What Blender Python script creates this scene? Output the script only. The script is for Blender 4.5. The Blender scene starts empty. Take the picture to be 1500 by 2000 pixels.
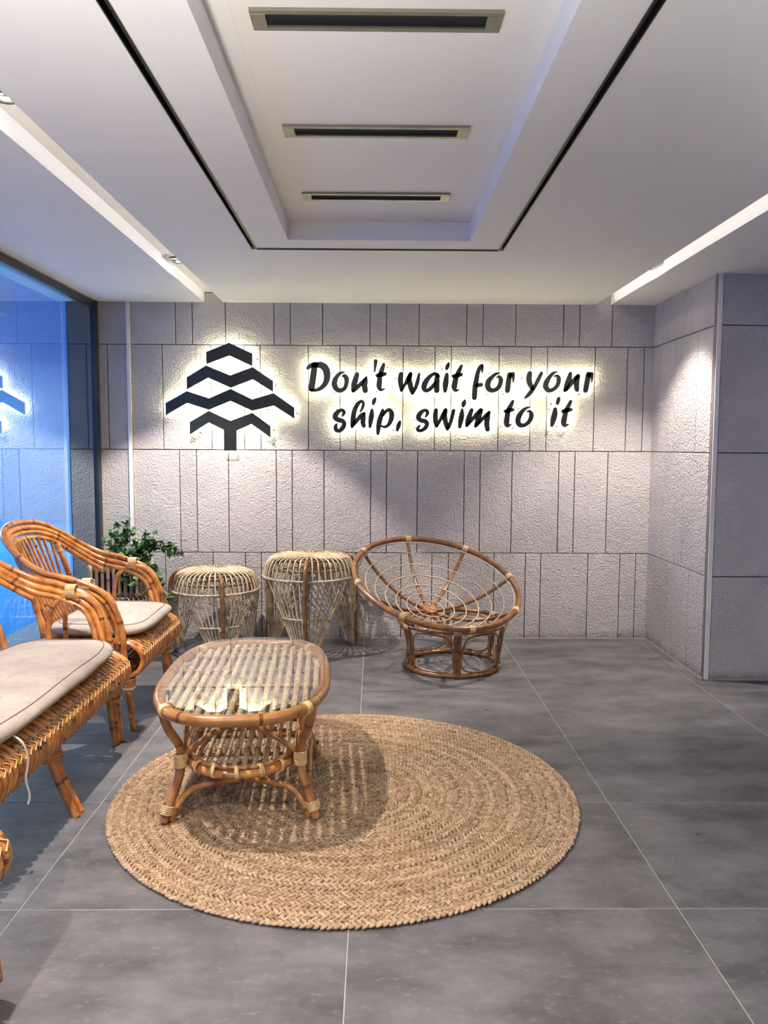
import bpy, math, random
import numpy as np
from mathutils import Vector, Matrix
random.seed(7); np.random.seed(7)
S = bpy.context.scene
COL = S.collection
PI = math.pi

# ------------------------------------------------------------------ camera, world, exposure
cam_d = bpy.data.cameras.new('camera'); cam = bpy.data.objects.new('camera', cam_d); COL.objects.link(cam)
cam_d.sensor_fit = 'HORIZONTAL'; cam_d.sensor_width = 36.0; cam_d.lens = 36.0 * 1.0309
cam_d.clip_start = 0.02
_r = Vector((0.99993, -0.01088, 0.00444)); _u = Vector((-0.00354, 0.08191, 0.99663)); _f = Vector((0.01121, 0.99658, -0.08187))
cam.matrix_world = Matrix(((_r.x, _u.x, -_f.x, 0), (_r.y, _u.y, -_f.y, 0), (_r.z, _u.z, -_f.z, 1.5), (0, 0, 0, 1)))
S.camera = cam
S.view_settings.view_transform = 'Standard'; S.view_settings.look = 'None'
S.view_settings.exposure = 0.64; S.view_settings.gamma = 1.0; S.view_settings.use_curve_mapping = False
SPOT_W = 300.0; SPOT_COL = (1.0, 0.90, 0.84)
HALO = 23.0
SKY_LOW, SKY_HIGH, SKY_STRENGTH = (0.002, 0.11, 0.62), (0.045, 0.092, 0.17), 3.6
CEILING_FILL_W = 760.0

world = bpy.data.worlds.new('dusk_sky'); S.world = world; world.use_nodes = True
wn = world.node_tree.nodes; wl = world.node_tree.links; wn.clear()
w_out = wn.new('ShaderNodeOutputWorld'); w_bg = wn.new('ShaderNodeBackground'); w_tc = wn.new('ShaderNodeTexCoord')
w_sep = wn.new('ShaderNodeSeparateXYZ'); w_mix = wn.new('ShaderNodeMix'); w_mix.data_type = 'RGBA'
wl.new(w_tc.outputs['Generated'], w_sep.inputs[0]); w_rng = wn.new('ShaderNodeMapRange'); w_rng.inputs['From Max'].default_value = 0.3
wl.new(w_sep.outputs['Z'], w_rng.inputs['Value']); wl.new(w_rng.outputs[0], w_mix.inputs['Factor'])
w_mix.inputs['A'].default_value = (*SKY_LOW, 1); w_mix.inputs['B'].default_value = (*SKY_HIGH, 1)
wl.new(w_mix.outputs['Result'], w_bg.inputs['Color']); w_bg.inputs['Strength'].default_value = SKY_STRENGTH
wl.new(w_bg.outputs[0], w_out.inputs[0])

# unseen fill lights added to brighten the blue pool outside
for py_ in (7.5, 13.0):
    ld = bpy.data.lights.new('pool_fill', 'AREA'); ld.shape = 'RECTANGLE'; ld.size = 3.0; ld.size_y = 3.0; ld.energy = 420; ld.color = (.85, .95, 1)
    lo = bpy.data.objects.new('pool_fill', ld); COL.objects.link(lo); lo.location = (-7.5, py_, 3.4)
# unseen fill lights added behind the viewer to brighten the ceiling
for lx, ly, pw in ((-0.7, -0.7, 1.0), (2.3, -0.7, 1.0)):
    ld = bpy.data.lights.new('ceiling_fill', 'SPOT'); ld.spot_size = math.radians(84); ld.spot_blend = 1.0; ld.shadow_soft_size = .15
    ld.energy = CEILING_FILL_W * pw; ld.color = (1.0, 0.95, 0.88)
    lo = bpy.data.objects.new('ceiling_fill', ld); COL.objects.link(lo); lo.location = (lx, ly, .9); lo.rotation_euler = (PI - math.radians(30), 0, 0)

# ------------------------------------------------------------------ materials
def nt(name):
    m = bpy.data.materials.new(name); m.use_nodes = True
    t = m.node_tree; b = t.nodes['Principled BSDF']
    return m, t, b
def N(t, kind, **kw):
    n = t.nodes.new(kind)
    for k, v in kw.items(): setattr(n, k, v)
    return n
def rgba(c): return (c[0], c[1], c[2], 1)
def mixc(t, fac, a, b):
    n = N(t, 'ShaderNodeMix', data_type='RGBA')
    for sock, v in (('A', a), ('B', b)):
        if isinstance(v, tuple): n.inputs[sock].default_value = rgba(v)
        else: t.links.new(v, n.inputs[sock])
    if isinstance(fac, (int, float)): n.inputs['Factor'].default_value = fac
    else: t.links.new(fac, n.inputs['Factor'])
    return n.outputs['Result']
def noise(t, vec, scale, detail=2.0, rough=0.5, out='Fac'):
    n = N(t, 'ShaderNodeTexNoise'); n.inputs['Scale'].default_value = scale; n.inputs['Detail'].default_value = detail
    n.inputs['Roughness'].default_value = rough
    if vec is not None: t.links.new(vec, n.inputs['Vector'])
    return n.outputs[out]
def ramp(t, fac, lo, hi):
    n = N(t, 'ShaderNodeMapRange'); n.inputs['From Min'].default_value = lo; n.inputs['From Max'].default_value = hi
    t.links.new(fac, n.inputs['Value']); return n.outputs['Result']
def objco(t, scale=None, rnd=True):
    tc = N(t, 'ShaderNodeTexCoord'); v = tc.outputs['Object']
    if scale:
        mp = N(t, 'ShaderNodeMapping'); mp.inputs['Scale'].default_value = scale; t.links.new(v, mp.inputs['Vector']); v = mp.outputs[0]
    return v
def geoco(t, scale=None):
    g = N(t, 'ShaderNodeNewGeometry'); v = g.outputs['Position']
    if scale:
        mp = N(t, 'ShaderNodeMapping'); mp.inputs['Scale'].default_value = scale; t.links.new(v, mp.inputs['Vector']); v = mp.outputs[0]
    return v
def bump(t, b, h, strength, dist):
    n = N(t, 'ShaderNodeBump'); n.inputs['Strength'].default_value = strength; n.inputs['Distance'].default_value = dist
    t.links.new(h, n.inputs['Height']); t.links.new(n.outputs[0], b.inputs['Normal'])
def plain(name, col, rough=0.6, metal=0.0, var=0.12, sc=9.0):
    m, t, b = nt(name)
    f = noise(t, geoco(t), sc, 3)
    t.links.new(mixc(t, f, tuple(c * (1 - var) for c in col), tuple(min(1, c * (1 + var)) for c in col)), b.inputs['Base Color'])
    b.inputs['Roughness'].default_value = rough; b.inputs['Metallic'].default_value = metal
    return m
def cane(name, dark, light, node_col, rough=0.3, pitch=0.21, coat=0.0):
    """rattan / bamboo pole: streaks, blotches and the rings of its nodes, driven by the length along the pole"""
    m, t, b = nt(name)
    at = N(t, 'ShaderNodeAttribute', attribute_name='along'); oi = N(t, 'ShaderNodeObjectInfo')
    pos = geoco(t)
    base = mixc(t, ramp(t, noise(t, pos, 17, 4), .3, .7), dark, light)
    add = N(t, 'ShaderNodeMath', operation='MULTIPLY_ADD'); t.links.new(at.outputs['Fac'], add.inputs[0]); add.inputs[1].default_value = 1 / pitch
    t.links.new(oi.outputs['Random'], add.inputs[2])
    fr = N(t, 'ShaderNodeMath', operation='FRACT'); t.links.new(add.outputs[0], fr.inputs[0])
    lt = N(t, 'ShaderNodeMath', operation='LESS_THAN'); t.links.new(fr.outputs[0], lt.inputs[0]); lt.inputs[1].default_value = 0.045
    c = mixc(t, lt.outputs[0], base, node_col)
    v = N(t, 'ShaderNodeHueSaturation'); t.links.new(c, v.inputs['Color'])
    vr = N(t, 'ShaderNodeMapRange'); vr.inputs['To Min'].default_value = .82; vr.inputs['To Max'].default_value = 1.15
    t.links.new(oi.outputs['Random'], vr.inputs['Value']); t.links.new(vr.outputs[0], v.inputs['Value'])
    t.links.new(v.outputs[0], b.inputs['Base Color'])
    b.inputs['Roughness'].default_value = rough; b.inputs['Coat Weight'].default_value = coat; b.inputs['Coat Roughness'].default_value = .15
    bump(t, b, noise(t, pos, 60, 2), .15, .004)
    return m
def glassy(name, tint, rough=0.0, boost=1.0, shine=(.95, .97, 1)):
    """a thin pane: clear, with the mirror share of its incidence angle"""
    m, t, b = nt(name); t.nodes.remove(b); out = t.nodes['Material Output']
    fr = N(t, 'ShaderNodeFresnel'); fr.inputs['IOR'].default_value = 1.5
    mu = N(t, 'ShaderNodeMath', operation='MULTIPLY', use_clamp=True); mu.inputs[1].default_value = boost; t.links.new(fr.outputs[0], mu.inputs[0])
    tr = N(t, 'ShaderNodeBsdfTransparent'); tr.inputs[0].default_value = rgba(tint)
    gl = N(t, 'ShaderNodeBsdfGlossy'); gl.inputs['Roughness'].default_value = rough; gl.inputs['Color'].default_value = rgba(shine)
    mx = N(t, 'ShaderNodeMixShader'); t.links.new(mu.outputs[0], mx.inputs[0]); t.links.new(tr.outputs[0], mx.inputs[1]); t.links.new(gl.outputs[0], mx.inputs[2])
    t.links.new(mx.outputs[0], out.inputs[0]); return m
def clear(name, tint):
    m, t, b = nt(name); t.nodes.remove(b); tr = N(t, 'ShaderNodeBsdfTransparent'); tr.inputs[0].default_value = rgba(tint)
    t.links.new(tr.outputs[0], t.nodes['Material Output'].inputs[0]); return m
def emit(name, col, s):
    m, t, b = nt(name); b.inputs['Base Color'].default_value = rgba(col); b.inputs['Emission Color'].default_value = rgba(col)
    b.inputs['Emission Strength'].default_value = s; return m

def stone_mat(name, ca, cb):
    m, t, b = nt(name); pos = geoco(t); oi = N(t, 'ShaderNodeObjectInfo')
    c = mixc(t, ramp(t, noise(t, pos, 2.2, 5, .6), .3, .7), ca, cb)
    c = mixc(t, ramp(t, noise(t, pos, 130, 3), .62, .8), c, tuple(x * .78 for x in ca))
    hs = N(t, 'ShaderNodeHueSaturation'); t.links.new(c, hs.inputs['Color'])
    vr = N(t, 'ShaderNodeMapRange'); vr.inputs['To Min'].default_value = .95; vr.inputs['To Max'].default_value = 1.05
    t.links.new(oi.outputs['Random'], vr.inputs['Value']); t.links.new(vr.outputs[0], hs.inputs['Value'])
    # damp dirt that has crept up the bottom few centimetres
    sp = N(t, 'ShaderNodeSeparateXYZ'); t.links.new(pos, sp.inputs[0])
    ad = N(t, 'ShaderNodeMath', operation='MULTIPLY_ADD'); t.links.new(noise(t, pos, 9, 4), ad.inputs[0]); ad.inputs[1].default_value = .10
    t.links.new(sp.outputs['Z'], ad.inputs[2])
    d = N(t, 'ShaderNodeMapRange'); d.inputs['From Min'].default_value = .06; d.inputs['From Max'].default_value = .12
    d.inputs['To Min'].default_value = .55; d.inputs['To Max'].default_value = 0; t.links.new(ad.outputs[0], d.inputs['Value'])
    t.links.new(mixc(t, d.outputs[0], hs.outputs[0], (.16, .11, .075)), b.inputs['Base Color'])
    b.inputs['Roughness'].default_value = .8; b.inputs['Specular IOR Level'].default_value = .35
    n1 = noise(t, pos, 75, 2, .5); n2 = noise(t, pos, 28, 2)
    ma = N(t, 'ShaderNodeMath', operation='MULTIPLY_ADD'); t.links.new(n2, ma.inputs[0]); ma.inputs[1].default_value = .6; t.links.new(n1, ma.inputs[2])
    bump(t, b, ma.outputs[0], .9, .014)
    return m
M = {}
M['stone'] = stone_mat('bush_hammered_stone', (.43, .395, .365), (.53, .49, .45))
M['joint'] = plain('dark_joint', (.035, .033, .032), .9)
M['ceiling'] = plain('white_plaster', (.82, .81, .78), .7, 0, .02, 3)
M['metal_trim'] = plain('pale_trim', (.74, .70, .64), .5, 0)
M['brown_trim'] = plain('brown_trim', (.20, .15, .13), .5)
M['black'] = plain('black_metal', (.012, .012, .012), .45)
M['frame'] = plain('dark_frame', (.018, .02, .024), .35)
M['gasket'] = plain('grey_gasket', (.35, .33, .32), .6)
M['vent'] = plain('grey_aluminium', (.26, .26, .21), .35, .7)
M['void'] = plain('vent_void', (.006, .006, .006), .9)
M['letter'] = plain('black_acrylic', (.014, .016, .013), .22)
M['lamp_housing'] = plain('white_lamp_housing', (.55, .55, .55), .4)
M['lens'] = emit('lamp_lens', (1, .95, .9), 300)
M['led'] = emit('slot_fill_glow', (1, .94, .9), 9)  # glow of the fill strips added inside the ceiling slots
M['halo'] = emit('backlight_led', (1.0, .98, .70), HALO)
M['grout'] = plain('pale_grout', (.34, .325, .32), .9)
M['soil'] = plain('dark_soil', (.03, .022, .016), .95)
M['glass_wall'] = glassy('window_glass', (.80, .92, 1.0), 0.0, 2.8, (.72, .88, 1.0))
M['glass_back'] = clear('window_glass_outer', (.97, .985, 1.0))
M['glass_top'] = glassy('table_glass', (.95, .98, .96), 0.0, 1.3)
M['glass_edge'] = glassy('table_glass_edge', (.55, .72, .66), 0.05, 1.5)
M['rattan'] = cane('honey_rattan', (.27, .075, .013), (.66, .28, .062), (.17, .055, .014), .26, .33, .4)
M['rattan_dark'] = cane('dark_rattan', (.20, .065, .016), (.36, .14, .036), (.08, .025, .008), .3, .25, .35)
M['tie'] = cane('pale_cane_tie', (.60, .38, .17), (.75, .54, .29), (.50, .30, .13), .45)
M['pale'] = cane('pale_rattan', (.37, .27, .155), (.68, .55, .37), (.26, .16, .08), .5, .31)
M['stool_leg'] = cane('stool_leg_rattan', (.15, .066, .021), (.29, .135, .045), (.12, .05, .02), .35, .3)
M['papasan'] = cane('papasan_rattan', (.10, .037, .011), (.27, .115, .033), (.20, .08, .024), .28, .5, .35)
M['wire'] = cane('papasan_cane', (.42, .29, .17), (.58, .43, .27), (.3, .2, .1), .5, .3)
M['table'] = cane('table_rattan', (.27, .10, .026), (.53, .245, .066), (.17, .065, .018), .28, .3, .35)
M['table_slat'] = cane('table_slat_bamboo', (.42, .31, .19), (.66, .52, .36), (.20, .12, .06), .5, .12)
M['basket'] = cane('basket_slat', (.28, .17, .09), (.48, .32, .19), (.15, .08, .04), .5, .3)

def floor_mat():
    m, t, b = nt('grey_porcelain'); pos = geoco(t); oi = N(t, 'ShaderNodeObjectInfo')
    va = N(t, 'ShaderNodeVectorMath', operation='ADD'); sc = N(t, 'ShaderNodeVectorMath', operation='SCALE')
    cb = N(t, 'ShaderNodeCombineXYZ'); t.links.new(oi.outputs['Random'], cb.inputs[0]); t.links.new(oi.outputs['Random'], cb.inputs[1])
    t.links.new(cb.outputs[0], sc.inputs[0]); sc.inputs['Scale'].default_value = 37
    t.links.new(pos, va.inputs[0]); t.links.new(sc.outputs[0], va.inputs[1])
    mp = N(t, 'ShaderNodeMapping'); mp.inputs['Scale'].default_value = (1, 1.7, 1); t.links.new(va.outputs[0], mp.inputs['Vector'])
    c = mixc(t, ramp(t, noise(t, mp.outputs[0], 2.6, 8, .62), .32, .68), (.060, .0555, .0565), (.168, .157, .160))
    c = mixc(t, ramp(t, noise(t, mp.outputs[0], 24, 5, .7), .55, .8), c, (.20, .188, .192))
    c = mixc(t, ramp(t, noise(t, mp.outputs[0], 7, 4, .6), .68, .78), c, (.055, .052, .053))
    vo = N(t, 'ShaderNodeTexVoronoi'); vo.inputs['Scale'].default_value = 2.1; t.links.new(pos, vo.inputs['Vector'])
    sp = N(t, 'ShaderNodeMapRange'); sp.inputs['From Min'].default_value = .022; sp.inputs['From Max'].default_value = .034; sp.inputs['To Min'].default_value = .75; sp.inputs['To Max'].default_value = 0
    t.links.new(vo.outputs['Distance'], sp.inputs['Value'])
    c = mixc(t, sp.outputs[0], c, (.02, .018, .018))
    t.links.new(c, b.inputs['Base Color'])
    t.links.new(ramp(t, noise(t, pos, 6, 4), -.9, 1.4), b.inputs['Roughness'])
    b.inputs['Specular IOR Level'].default_value = .45
    bump(t, b, noise(t, pos, 160, 3), .12, .002)
    return m
M['floor'] = floor_mat()
def jute_mat():
    m, t, b = nt('jute_braid'); pos = geoco(t)
    c = mixc(t, ramp(t, noise(t, pos, 95, 2), .36, .64), (.21, .125, .07), (.53, .385, .245))
    c = mixc(t, ramp(t, noise(t, pos, 5, 4), .35, .7), c, (.42, .27, .145))
    at = N(t, 'ShaderNodeAttribute', attribute_name='shade')
    c2 = mixc(t, at.outputs['Fac'], (.13, .07, .036), (.56, .40, .255))
    t.links.new(mixc(t, .55, c, c2), b.inputs['Base Color'])
    b.inputs['Roughness'].default_value = .9; b.inputs['Specular IOR Level'].default_value = .2
    bump(t, b, noise(t, pos, 420, 2), .5, .002)
    return m
M['jute'] = jute_mat()
M['jute_back'] = plain('jute_backing', (.09, .055, .028), .95)
def fabric_mat():
    m, t, b = nt('beige_canvas'); pos = geoco(t)
    c = mixc(t, ramp(t, noise(t, pos, 5, 5, .6), .3, .7), (.34, .285, .24), (.46, .395, .34))
    t.links.new(mixc(t, ramp(t, noise(t, pos, 26, 4), .58, .8), c, (.29, .235, .19)), b.inputs['Base Color'])
    b.inputs['Roughness'].default_value = .95; b.inputs['Specular IOR Level'].default_value = .15
    mp = N(t, 'ShaderNodeMapping'); mp.inputs['Scale'].default_value = (9, 26, 9); t.links.new(pos, mp.inputs['Vector'])
    n1 = noise(t, mp.outputs[0], 1.0, 4); n2 = noise(t, pos, 330, 2)
    ma = N(t, 'ShaderNodeMath', operation='MULTIPLY_ADD'); t.links.new(n2, ma.inputs[0]); ma.inputs[1].default_value = .12; t.links.new(n1, ma.inputs[2])
    bump(t, b, ma.outputs[0], .45, .02)
    return m
M['fabric'] = fabric_mat()
M['seam'] = plain('brown_stitch', (.19, .14, .105), .95)
M['string'] = plain('white_string', (.62, .58, .52), .95)
def leaf_mat():
    m, t, b = nt('ivy_leaf'); oi = N(t, 'ShaderNodeObjectInfo')
    t.links.new(mixc(t, oi.outputs['Random'], (.012, .045, .016), (.085, .22, .04)), b.inputs['Base Color'])
    b.inputs['Roughness'].default_value = .38
    return m
M['leaf'] = leaf_mat()
M['stem'] = plain('ivy_stem', (.07, .09, .03), .7)
M['concrete'] = plain('grey_concrete', (.30, .31, .31), .85)
M['pool_tile'] = plain('blue_pool_water', (.015, .30, .72), .08, 0, .18, .6)
M['sky_block'] = plain('sky_block_blue', (.15, .25, .37), .85)  # blue outdoor glow put into the colour of the added wall
M['deck'] = plain('blue_grey_deck', (.22, .28, .34), .7)

# ------------------------------------------------------------------ mesh helpers
def spline(pts, closed=False, sub=6):
    P = [Vector(p) for p in pts]; n = len(P); out = []
    if n < 3: return P
    rng = range(n if closed else n - 1)
    for i in rng:
        p1, p2 = P[i], P[(i + 1) % n]
        p0 = P[(i - 1) % n] if (closed or i > 0) else p1 * 2 - p2
        p3 = P[(i + 2) % n] if (closed or i + 2 < n) else p2 * 2 - p1
        for k in range(sub):
            s = k / sub
            out.append(.5 * ((2 * p1) + (p2 - p0) * s + (2 * p0 - 5 * p1 + 4 * p2 - p3) * s * s + (3 * p1 - p0 - 3 * p2 + p3) * s ** 3))
    if not closed: out.append(P[-1])
    return out
class MB:
    def __init__(self): self.v = []; self.f = []; self.sm = []; self.al = []; self.mi = []
    def add(self, vs, fs, smooth=False, along=None, mi=0):
        o = len(self.v); self.v.extend([tuple(p) for p in vs]); self.f.extend([tuple(i + o for i in q) for q in fs])
        self.sm.extend([smooth] * len(fs)); self.al.extend(along if along else [0.0] * len(vs)); self.mi.extend([mi] * len(fs)); return self
    def box(self, x0, x1, y0, y1, z0, z1):
        v = [(x, y, z) for z in (z0, z1) for y in (y0, y1) for x in (x0, x1)]
        return self.add(v, [(0, 2, 3, 1), (4, 5, 7, 6), (0, 1, 5, 4), (2, 6, 7, 3), (0, 4, 6, 2), (1, 3, 7, 5)])
    def tube(self, pts, r, n=8, closed=False, sub=0, caps=True, squash=None):
        if sub: 
            m = len(pts)
            if isinstance(r, (list, tuple)):
                rr = []
                for i in range(m if closed else m - 1):
                    for k in range(sub): rr.append(r[i] + (r[(i + 1) % m] - r[i]) * k / sub)
                if not closed: rr.append(r[-1])
                r = rr
            pts = spline(pts, closed, sub)
        else: pts = [Vector(p) for p in pts]
        m = len(pts); R = r if isinstance(r, (list, tuple)) else [r] * m
        T = []
        for i in range(m):
            a = pts[(i - 1) % m] if (closed or i > 0) else pts[i]; b = pts[(i + 1) % m] if (closed or i < m - 1) else pts[i]
            d = (b - a); T.append(d.normalized() if d.length > 1e-9 else Vector((0, 0, 1)))
        up = Vector((0, 0, 1)) if abs(T[0].z) < .9 else Vector((1, 0, 0))
        nrm = (up - T[0] * up.dot(T[0])).normalized(); Ns = []
        for i in range(m):
            nrm = nrm - T[i] * nrm.dot(T[i])
            if nrm.length < 1e-6: nrm = T[i].orthogonal()
            nrm.normalize(); Ns.append(nrm.copy())
        tw = 0
        if closed:
            q = Ns[-1] - T[0] * Ns[-1].dot(T[0])
            if q.length > 1e-6: q.normalize(); tw = math.atan2(q.cross(Ns[0]).dot(T[0]), q.dot(Ns[0]))
        vs = []; al = []; L = 0
        for i in range(m):
            if i: L += (pts[i] - pts[i - 1]).length
            B = T[i].cross(Ns[i]); a0 = tw * i / m
            for k in range(n):
                a = 2 * PI * k / n + a0; vs.append(pts[i] + (Ns[i] * math.cos(a) + B * math.sin(a)) * R[i]); al.append(L)
        fs = []
        for i in range(m if closed else m - 1):
            j = (i + 1) % m
            for k in range(n): fs.append((i * n + k, i * n + (k + 1) % n, j * n + (k + 1) % n, j * n + k))
        self.add(vs, fs, True, al)
        if caps and not closed:
            self.add(vs[:n], [tuple(reversed(range(n)))], False, al[:n]); self.add(vs[-n:], [tuple(range(n))], False, al[-n:])
        return self
    def wrap(self, c, axis, R, r, turns=4, width=None, n=5, seg=10):
        """a cane binding: a few tight turns round a pole"""
        axis = Vector(axis).normalized(); a = axis.orthogonal().normalized(); b = axis.cross(a); c = Vector(c)
        w = width or turns * 2 * r * .9; pts = []
        for i in range(turns * seg + 1):
            t = i / (turns * seg); ang = 2 * PI * turns * t
            pts.append(c + axis * (t - .5) * w + (a * math.cos(ang) + b * math.sin(ang)) * R)
        return self.tube(pts, r, n)
    def prism(self, poly, y0, y1, mi=0):
        """polygon in x, z (counter-clockwise seen from -y) pushed from y0 (front) to y1"""
        n = len(poly); v = [(x, y0, z) for x, z in poly] + [(x, y1, z) for x, z in poly]
        return self.add(v, [tuple(range(n)), tuple(reversed(range(n, 2 * n)))] + [(i, i + n, (i + 1) % n + n, (i + 1) % n) for i in range(n)], False, None, mi)
    def build(self, name, mat, parent=None, loc=None):
        me = bpy.data.meshes.new(name); me.from_pydata(self.v, [], self.f)
        me.polygons.foreach_set('use_smooth', self.sm)
        if any(self.al):
            at = me.attributes.new('along', 'FLOAT', 'POINT'); at.data.foreach_set('value', self.al)
        if isinstance(mat, (list, tuple)):
            for q in mat: me.materials.append(q)
            me.polygons.foreach_set('material_index', self.mi)
        else: me.materials.append(mat)
        me.update()
        return link(name, me, parent, loc)
def link(name, me, parent=None, loc=None):
    o = bpy.data.objects.new(name, me); COL.objects.link(o)
    if parent is not None: o.parent = parent
    if loc is not None: o.location = loc
    return o
def tag(o, label=None, cat=None, group=None, kind=None):
    if label: o['label'] = label
    if cat: o['category'] = cat
    if group: o['group'] = group
    if kind: o['kind'] = kind
    return o
def empty(name, loc=(0, 0, 0), rz=0.0):
    o = bpy.data.objects.new(name, None); COL.objects.link(o); o.location = loc; o.rotation_euler = (0, 0, rz); o.empty_display_size = .1
    return o
KIDS = {}
def copy_tree(src, parent=None):
    c = src.copy(); COL.objects.link(c)
    if parent is not None: c.parent = parent
    for ch in list(src.children): copy_tree(ch, c)
    return c
def tube_obj(name, pts, r, mat, parent, n=8, closed=False, sub=6):
    return MB().tube(pts, r, n, closed, sub).build(name, mat, parent)

# ------------------------------------------------------------------ structure
D = 6.12; ZC = 2.587; XR = 2.131; YP = 5.01; XW = -2.106
def panel_mesh(w, h, d=.02, ch=.002):
    """one stone slab, front face towards -y with a small chamfer; origin at its lower left front corner"""
    v = [(ch, 0, ch), (w - ch, 0, ch), (w - ch, 0, h - ch), (ch, 0, h - ch), (0, ch, 0), (w, ch, 0), (w, ch, h), (0, ch, h), (0, d, 0), (w, d, 0), (w, d, h), (0, d, h)]
    f = [(0, 1, 2, 3), (0, 4, 5, 1), (1, 5, 6, 2), (2, 6, 7, 3), (3, 7, 4, 0), (4, 8, 9, 5), (5, 9, 10, 6), (6, 10, 11, 7), (7, 11, 8, 4)]
    return MB().add(v, f)
ROWS = [(0.0, .678), (.678, 1.472), (1.472, 2.27), (2.27, 2.66)]
GAP = .003
# floor
floor = MB().box(-2.3, 4.6, -3.5, 6.3, -.10, -.0012).build('floor', M['grout']); tag(floor, kind='structure', label='grey stone-look tiled floor with pale grout lines')
xs = [-2.3, -2.2217, -1.1492, -.0788, .9957, 2.0565, 3.129, 4.2, 4.6]
ys = [6.3, 5.5685] + [5.5685 - .7758 * k for k in range(1, 9)] + [-1.5, -3.5]
for i in range(len(xs) - 1):
    for j in range(len(ys) - 1):
        w, h = xs[i + 1] - xs[i] - 2 * .0017, ys[j] - ys[j + 1] - 2 * .0017
        if ys[j] < -1.0: continue
        ch = .0012
        v = [(0, 0, -.012), (w, 0, -.012), (w, h, -.012), (0, h, -.012), (0, 0, -ch), (w, 0, -ch), (w, h, -ch), (0, h, -ch), (ch, ch, 0), (w - ch, ch, 0), (w - ch, h - ch, 0), (ch, h - ch, 0)]
        f = [(0, 1, 5, 4), (1, 2, 6, 5), (2, 3, 7, 6), (3, 0, 4, 7), (4, 5, 9, 8), (5, 6, 10, 9), (6, 7, 11, 10), (7, 4, 8, 11), (8, 9, 10, 11)]
        MB().add(v, f).build('tile', M['floor'], floor, (xs[i] + .0017, ys[j + 1] + .0017, 0))
# back wall with its four courses of slabs
wall_back = MB().box(-2.35, 2.4, D + .012, D + .25, -.1, 2.80).build('wall_back', M['joint']); tag(wall_back, kind='structure', label='back wall of rough pale stone slabs in four courses')
J = [[-1.628, -1.258, -1.007, -.884, -.516, -.27, -.148, .204, .444, .572, .93, 1.175, 1.295, 1.665, 1.915, 2.04],
     [-1.506, -1.376, -1.131, -.763, -.641, -.395, -.035, .088, .326, .688, .811, 1.058, 1.421, 1.544, 1.80],
     [-1.625, -1.255, -1.004, -.879, -.515, -.272, -.151, .21, .454, .579, .945, 1.19, 1.316, 1.682, 1.931, 2.06],
     [-1.522, -1.394, -1.142, -.774, -.649, -.405, -.043, .082, .331, .694, .819, 1.069, 1.433, 1.558, 1.805]]
LJ = [[-2.02], [], [-2.041], []]
for (z0, z1), js, lj in zip(ROWS, J, LJ):
    for a0, b0, mids in ((-2.18, -1.893, lj), (-1.862, XR + .01, js)):
        e = [a0] + mids + [b0]
        for a, b in zip(e[:-1], e[1:]):
            panel_mesh(b - a - 2 * GAP, z1 - z0 - 2 * GAP).build('stone_panel', M['stone'], wall_back, (a + GAP, D + random.uniform(-.001, .001), z0 + GAP))
tr = MB().box(-1.893, -1.886, D - .010, D + .012, 0, 2.62).box(-1.886, -1.862, D - .026, D + .012, 0, 2.62).build('trim_1', M['metal_trim']); tag(tr, kind='structure', label='pale vertical corner strip on the back wall')
# right return wall and the face of the pillar
wall_right = MB().box(XR + .012, 3.9, YP + .012, D + .25, -.1, 2.80).build('wall_right', M['joint']); tag(wall_right, kind='structure', label='stone pillar wall returning towards the viewer')
RJ = [[5.695, 5.302], [5.835, 5.586, 5.446], [5.955, 5.678, 5.278], [5.95, 5.825, 5.539, 5.406]]
for (z0, z1), js in zip(ROWS, RJ):
    e = [D] + js + [YP + .036]
    for a, b in zip(e[:-1], e[1:]):
        p = panel_mesh(a - b - 2 * GAP, z1 - z0 - 2 * GAP).build('stone_panel', M['stone'], wall_right, (XR, a - GAP, z0 + GAP))
        p.rotation_euler = (0, 0, -PI / 2)
    for a, b in ((XR + .036, 3.0), (3.0, 3.86)):
        panel_mesh(b - a - 2 * GAP, z1 - z0 - 2 * GAP).build('stone_panel', M['stone'], wall_right, (a + GAP, YP, z0 + GAP))
t2 = MB().box(XR + .002, XR + .02, YP + .006, YP + .034, 0, ZC).build('trim_2', M['brown_trim']); tag(t2, kind='structure', label='brown corner strip on the pillar')
t3 = MB().box(XR + .006, XR + .034, YP - .004, YP + .02, 0, ZC).build('trim_3', M['metal_trim']); tag(t3, kind='structure', label='pale corner bead on the pillar')
bb = MB().box(-1.868, XR - .004, D - .006, D + .004, 0, .007).build('baseboard_back', M['grout']); tag(bb, kind='structure', label='pale sealant line along the back wall')
b2 = MB().box(XR - .006, XR + .004, YP - .006, D - .008, 0, .007).box(XR - .006, 3.9, YP - .006, YP + .004, 0, .007).build('baseboard_right', M['grout']); tag(b2, kind='structure', label='pale sealant line along the pillar')
# walls of the hall that are out of the frame
w3 = MB().box(4.5, 4.6, -3.5, 5.2, -.1, 2.8).build('wall_side', M['ceiling']); tag(w3, kind='structure', label='plain hall wall out of the frame')
w4 = MB().box(-2.3, 4.6, -3.6, -3.5, -.1, 2.8).build('wall_front', M['ceiling']); tag(w4, kind='structure', label='plain hall wall behind the viewer')
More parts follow.
